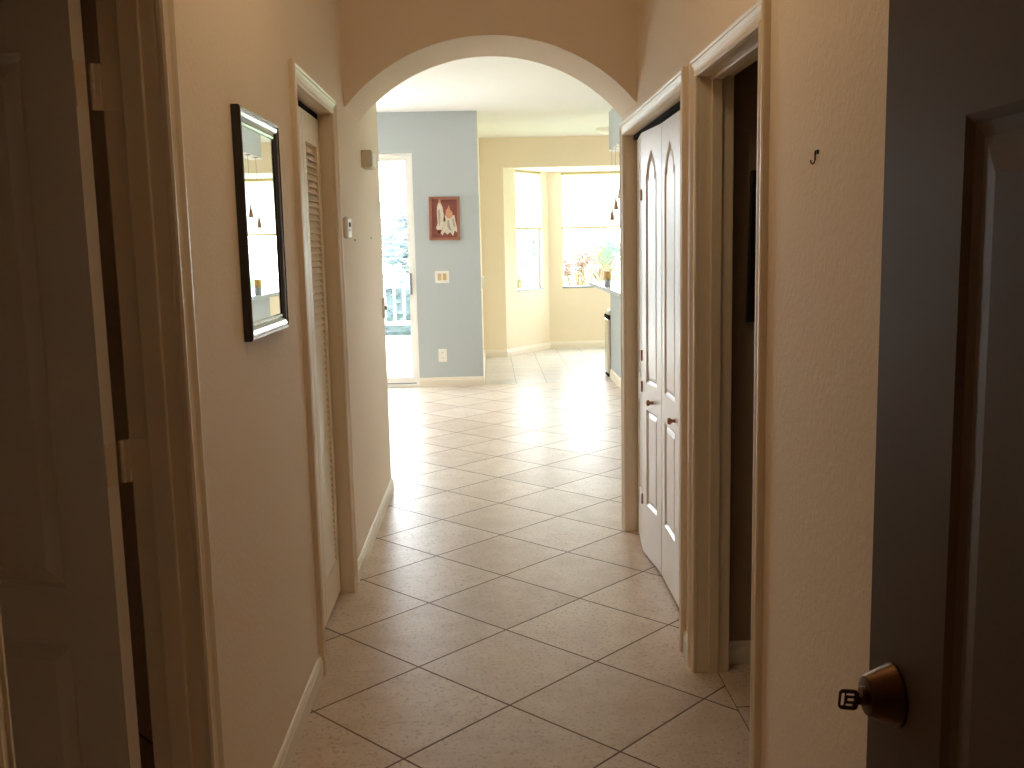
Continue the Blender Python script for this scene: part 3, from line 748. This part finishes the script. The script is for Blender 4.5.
# ------------------------------------------------------------------ outdoors
o = obj('ground_lawn', bx(-40, 40, 10.9, 70, -.62, -.5), M['grass']); tag(o, 'lawn beyond the railing', 'lawn', None, 'structure')
o = obj('floor_deck', bx(-9, -.4, BY+.121, 17.2, -.5, -.02), M['deck']); tag(o, 'bright concrete deck outside the sliding door', 'deck', None, 'structure')
rl = empty('deck_railing', (0, 17.05, -.02)); tag(rl, 'white picket railing at the deck edge outside', 'railing')
b = bmesh.new(); box(b, -8.9, -.5, -.04, .04, .84, .90); obj('top_rail', b, M['rail'], rl)
b = bmesh.new(); box(b, -8.9, -.5, -.025, .025, .20, .26); obj('bottom_rail', b, M['rail'], rl)
bal = None
n = int(8.2/.165)
for k in range(n):
    if bal is None:
        b = bmesh.new(); box(b, -.017, .017, -.017, .017, .26, .84); bal = obj('baluster', b, M['rail'], rl); c = bal
    else:
        c = bal.copy(); C.objects.link(c); c.parent = rl
    c.location = (-.62-k*.165, 0, 0)
for x in (-.55, -3.3, -6.05, -8.8):
    b = bmesh.new(); box(b, x-.05, x+.05, -.05, .05, 0, .95); obj('post', b, M['rail'], rl)

def foliage(bm, c, rad, n, s, r):
    for _ in range(n):
        while True:
            p = Vector((r.uniform(-1, 1), r.uniform(-1, 1), r.uniform(-1, 1)))
            if .35 < p.length < 1: break
        p = Vector((p.x*rad[0], p.y*rad[1], p.z*rad[2]))+Vector(c)
        mx = Matrix.Translation(p) @ Matrix.Rotation(r.uniform(0, 2*PI), 4, 'Z') @ Matrix.Rotation(r.uniform(-1.2, 1.2), 4, 'X')
        k = s*r.uniform(.6, 1.3)
        quad(bm, [mx @ Vector(q) for q in ((-k, 0, 0), (0, -k*.4, 0), (k, 0, 0), (0, k*.4, 0))])
def foliage_box(bm, x0, x1, y0, y1, z0, z1, n, s, r):
    for _ in range(n):
        p = Vector((r.uniform(x0, x1), r.uniform(y0, y1), r.uniform(z0, z1)))
        mx = Matrix.Translation(p) @ Matrix.Rotation(r.uniform(0, 2*PI), 4, 'Z') @ Matrix.Rotation(r.uniform(-1.2, 1.2), 4, 'X')
        k = s*r.uniform(.6, 1.3); quad(bm, [mx @ Vector(q) for q in ((-k, 0, 0), (0, -k*.4, 0), (k, 0, 0), (0, k*.4, 0))])
def tree(x, y, h, w, m, label, name='leafy_tree', n=3000, s=.13):
    e = empty(name, (x, y, -.5)); tag(e, label, 'tree', 'trees beyond the deck and windows')
    b = bmesh.new(); tube(b, [(0, 0, 0), (.06, 0, h*.35), (-.03, .02, h*.75)], .1, 8, taper=[.12, .09, .04]); obj('trunk', b, M['bark'], e)
    b = bmesh.new()
    for k in range(6):
        cc = (rnd.uniform(-.45, .45)*w, rnd.uniform(-.4, .4)*w, h*rnd.uniform(.45, .85))
        foliage(b, cc, (w*.5, w*.5, h*.28), n//6, s, rnd)
    obj('foliage', b, m, e)
tspots = [(-1.6, 24.5, 3.3, 2.0, 'leaf2', 'bluish bushy tree straight beyond the deck railing'), (-4.6, 25.5, 3.0, 2.0, 'leaf', 'rounded green tree left of the bluish one beyond railing'),
          (-7.9, 24.5, 3.6, 2.2, 'leaf2', 'leafy tree further left beyond the railing'), (.2, 31.0, 2.8, 2.2, 'leaf', 'low green tree right of the bluish one beyond railing')]
for x, y, h, w, m_, lb in tspots: tree(x, y, h, w, M[m_], lb)
tree(.55, 17.2, 2.1, .45, M['frond'], 'slim green shrub outside the narrow bay window', 'green_shrub', 160, .11)

hg = empty('hedge', (0, 21.5, -.5)); tag(hg, 'low grey green hedge behind the white deck railing', 'hedge')
b = bmesh.new(); box(b, -9, .6, .1, .5, 0, 1.15); obj('hedge_core', b, M['leaf2'], hg)
b = bmesh.new(); foliage_box(b, -9, .6, -.1, .7, 0, 1.45, 5200, .12, rnd); obj('foliage', b, M['leaf2'], hg)
def palm(x, y, zt, nf, L, label, seed, dead=False):
    r = random.Random(seed)
    e = empty('palm_tree', (x, y, -.5)); tag(e, label, 'palm tree')
    H = zt+.5
    b = bmesh.new(); tube(b, [(0, 0, 0), (.02, 0, H*.5), (0, 0, H)], .12, 10, taper=[.15, .12, .13])
    for k in range(34):
        a = k*2.4; z = .25+(H-.35)*k/34
        mx = Matrix.Translation((math.cos(a)*.11, math.sin(a)*.11, z)) @ Matrix.Rotation(a, 4, 'Z') @ Matrix.Rotation(math.radians(32), 4, 'Y')
        box(b, -.01, .02, -.035, .035, 0, .20, mx)
    obj('trunk', b, M['boots'], e)
    b = bmesh.new()
    for k in range(nf):
        a = 2*PI*k/nf+r.uniform(-.2, .2); up = r.uniform(.1, 1.1); pts = []
        for t_ in range(9):
            t = t_/8; pts.append(Vector((math.cos(a)*L*t, math.sin(a)*L*t, H+L*(up*t-(.75+up*.7)*t*t))))
        for i in range(8):
            p, q = pts[i], pts[i+1]; d = (q-p).normalized(); side = d.cross(Vector((0, 0, 1))).normalized()
            w_ = .28*L*math.sin(PI*min(1, (i+1.2)/9.5))
            for sgn in (-1, 1):
                for f_ in (0, .5):
                    o_ = p.lerp(q, f_); tip = o_+side*sgn*w_+d*w_*.7+Vector((0, 0, -w_*.45))
                    quad(b, [o_, o_+d*.03, tip+d*.012, tip])
    obj('fronds', b, M['frond'], e)
palm(2.16, 18.3, 1.42, 20, .8, 'green palm with drooping fronds outside the wide bay window', 3)
# dry reddish shrub
e = empty('dry_shrub', (1.62, 16.9, -.5)); tag(e, 'reddish brown shrub left of the palm outside the wide window', 'shrub')
b = bmesh.new(); r2 = random.Random(11)
for k in range(9): tube(b, [(0, 0, 0), (r2.uniform(-.2, .2), r2.uniform(-.2, .2), 1.0), (r2.uniform(-.42, .42), r2.uniform(-.3, .3), r2.uniform(1.6, 2.15))], .02, 6, taper=[.03, .02, .01])
obj('stems', b, M['bark'], e)
b = bmesh.new()
for k in range(7): foliage(b, (r2.uniform(-.35, .35), r2.uniform(-.2, .2), r2.uniform(1.35, 2.0)), (.16, .16, .2), 38, .075, r2)
obj('foliage', b, M['redleaf'], e)

# ------------------------------------------------------------------ light
w = bpy.data.worlds.new('sky'); bpy.context.scene.world = w; w.use_nodes = True
bg = w.node_tree.nodes['Background']; bg.inputs[0].default_value = (.92, .94, 1, 1); bg.inputs[1].default_value = 13
def portal(loc, rot, sx, sy):
    l = bpy.data.lights.new('portal', 'AREA'); l.shape = 'RECTANGLE'; l.size = sx; l.size_y = sy; l.cycles.is_portal = True
    o = bpy.data.objects.new('daylight_portal', l); C.objects.link(o); o.location = loc; o.rotation_euler = rot
portal(((SX0+SX1)/2, BY+.14, 1.25), (-PI/2, 0, 0), 2.6, 2.5)
portal((1.94, 14.41, 1.7), (-PI/2, 0, 0), 1.72, 1.66)
mid = Vector((.5625, 13.79)); aa = math.atan2(B1[1]-B0[1], B1[0]-B0[0])
portal((mid.x-.13*math.sin(aa)+.05, mid.y+.13*math.cos(aa)+.05, 1.7), (-PI/2, 0, aa), .75, 1.66)
portal((3.317+.13*math.sin(aa)-.05, 13.79+.13*math.cos(aa)+.05, 1.7), (-PI/2, 0, -aa), .75, 1.66)
portal((-5.12, 9.845, 1.4), (0, -PI/2, 0), 1.85, 1.2)
portal((4.72, 9.52, 1.5), (0, PI/2, 0), 1.25, 1.05)


s = bpy.data.lights.new('sun', 'SUN'); s.energy = 5; s.angle = math.radians(.6); s.color = (1, .98, .95)
so = bpy.data.objects.new('sun', s); C.objects.link(so); so.rotation_euler = (math.radians(38), 0, math.radians(75))

pl = bpy.data.lights.new('fill_bulb', 'POINT'); pl.energy = 6; pl.color = (1, .75, .46); pl.shadow_soft_size = .09  # warm bulb of the unseen lamp added to fill the hall
po = bpy.data.objects.new('fill_bulb', pl); C.objects.link(po); po.parent = hl; po.location = (0, 0, -.20)

# ------------------------------------------------------------------ camera
f = 986.25; yaw, pitch, roll = math.radians(1.28230), math.radians(8.04491), math.radians(-1.27600)
fwd = Vector((math.sin(yaw)*math.cos(pitch), math.cos(yaw)*math.cos(pitch), -math.sin(pitch)))
right = Vector((math.cos(yaw), -math.sin(yaw), 0)); up = right.cross(fwd)
r_ = right*math.cos(roll)+up*math.sin(roll); u_ = -right*math.sin(roll)+up*math.cos(roll)
cam = bpy.data.cameras.new('camera'); co = bpy.data.objects.new('camera', cam); C.objects.link(co)
cam.sensor_fit = 'HORIZONTAL'; cam.sensor_width = 36; cam.lens = f/1024*36; cam.clip_start = .02; cam.clip_end = 300
mw = Matrix((r_, u_, -fwd)).transposed().to_4x4(); mw.translation = (0, 0, 1.51); co.matrix_world = mw
sc = bpy.context.scene; sc.camera = co
sc.view_settings.view_transform = 'Standard'; sc.view_settings.look = 'None'; sc.view_settings.gamma = 1
sc.view_settings.exposure = .28; sc.view_settings.use_curve_mapping = False
cy_ = sc.cycles; cy_.max_bounces = 14; cy_.diffuse_bounces = 10; cy_.glossy_bounces = 6; cy_.transparent_max_bounces = 12; cy_.transmission_bounces = 6
cy_.use_denoising = True; cy_.sample_clamp_indirect = 8; cy_.caustics_reflective = False
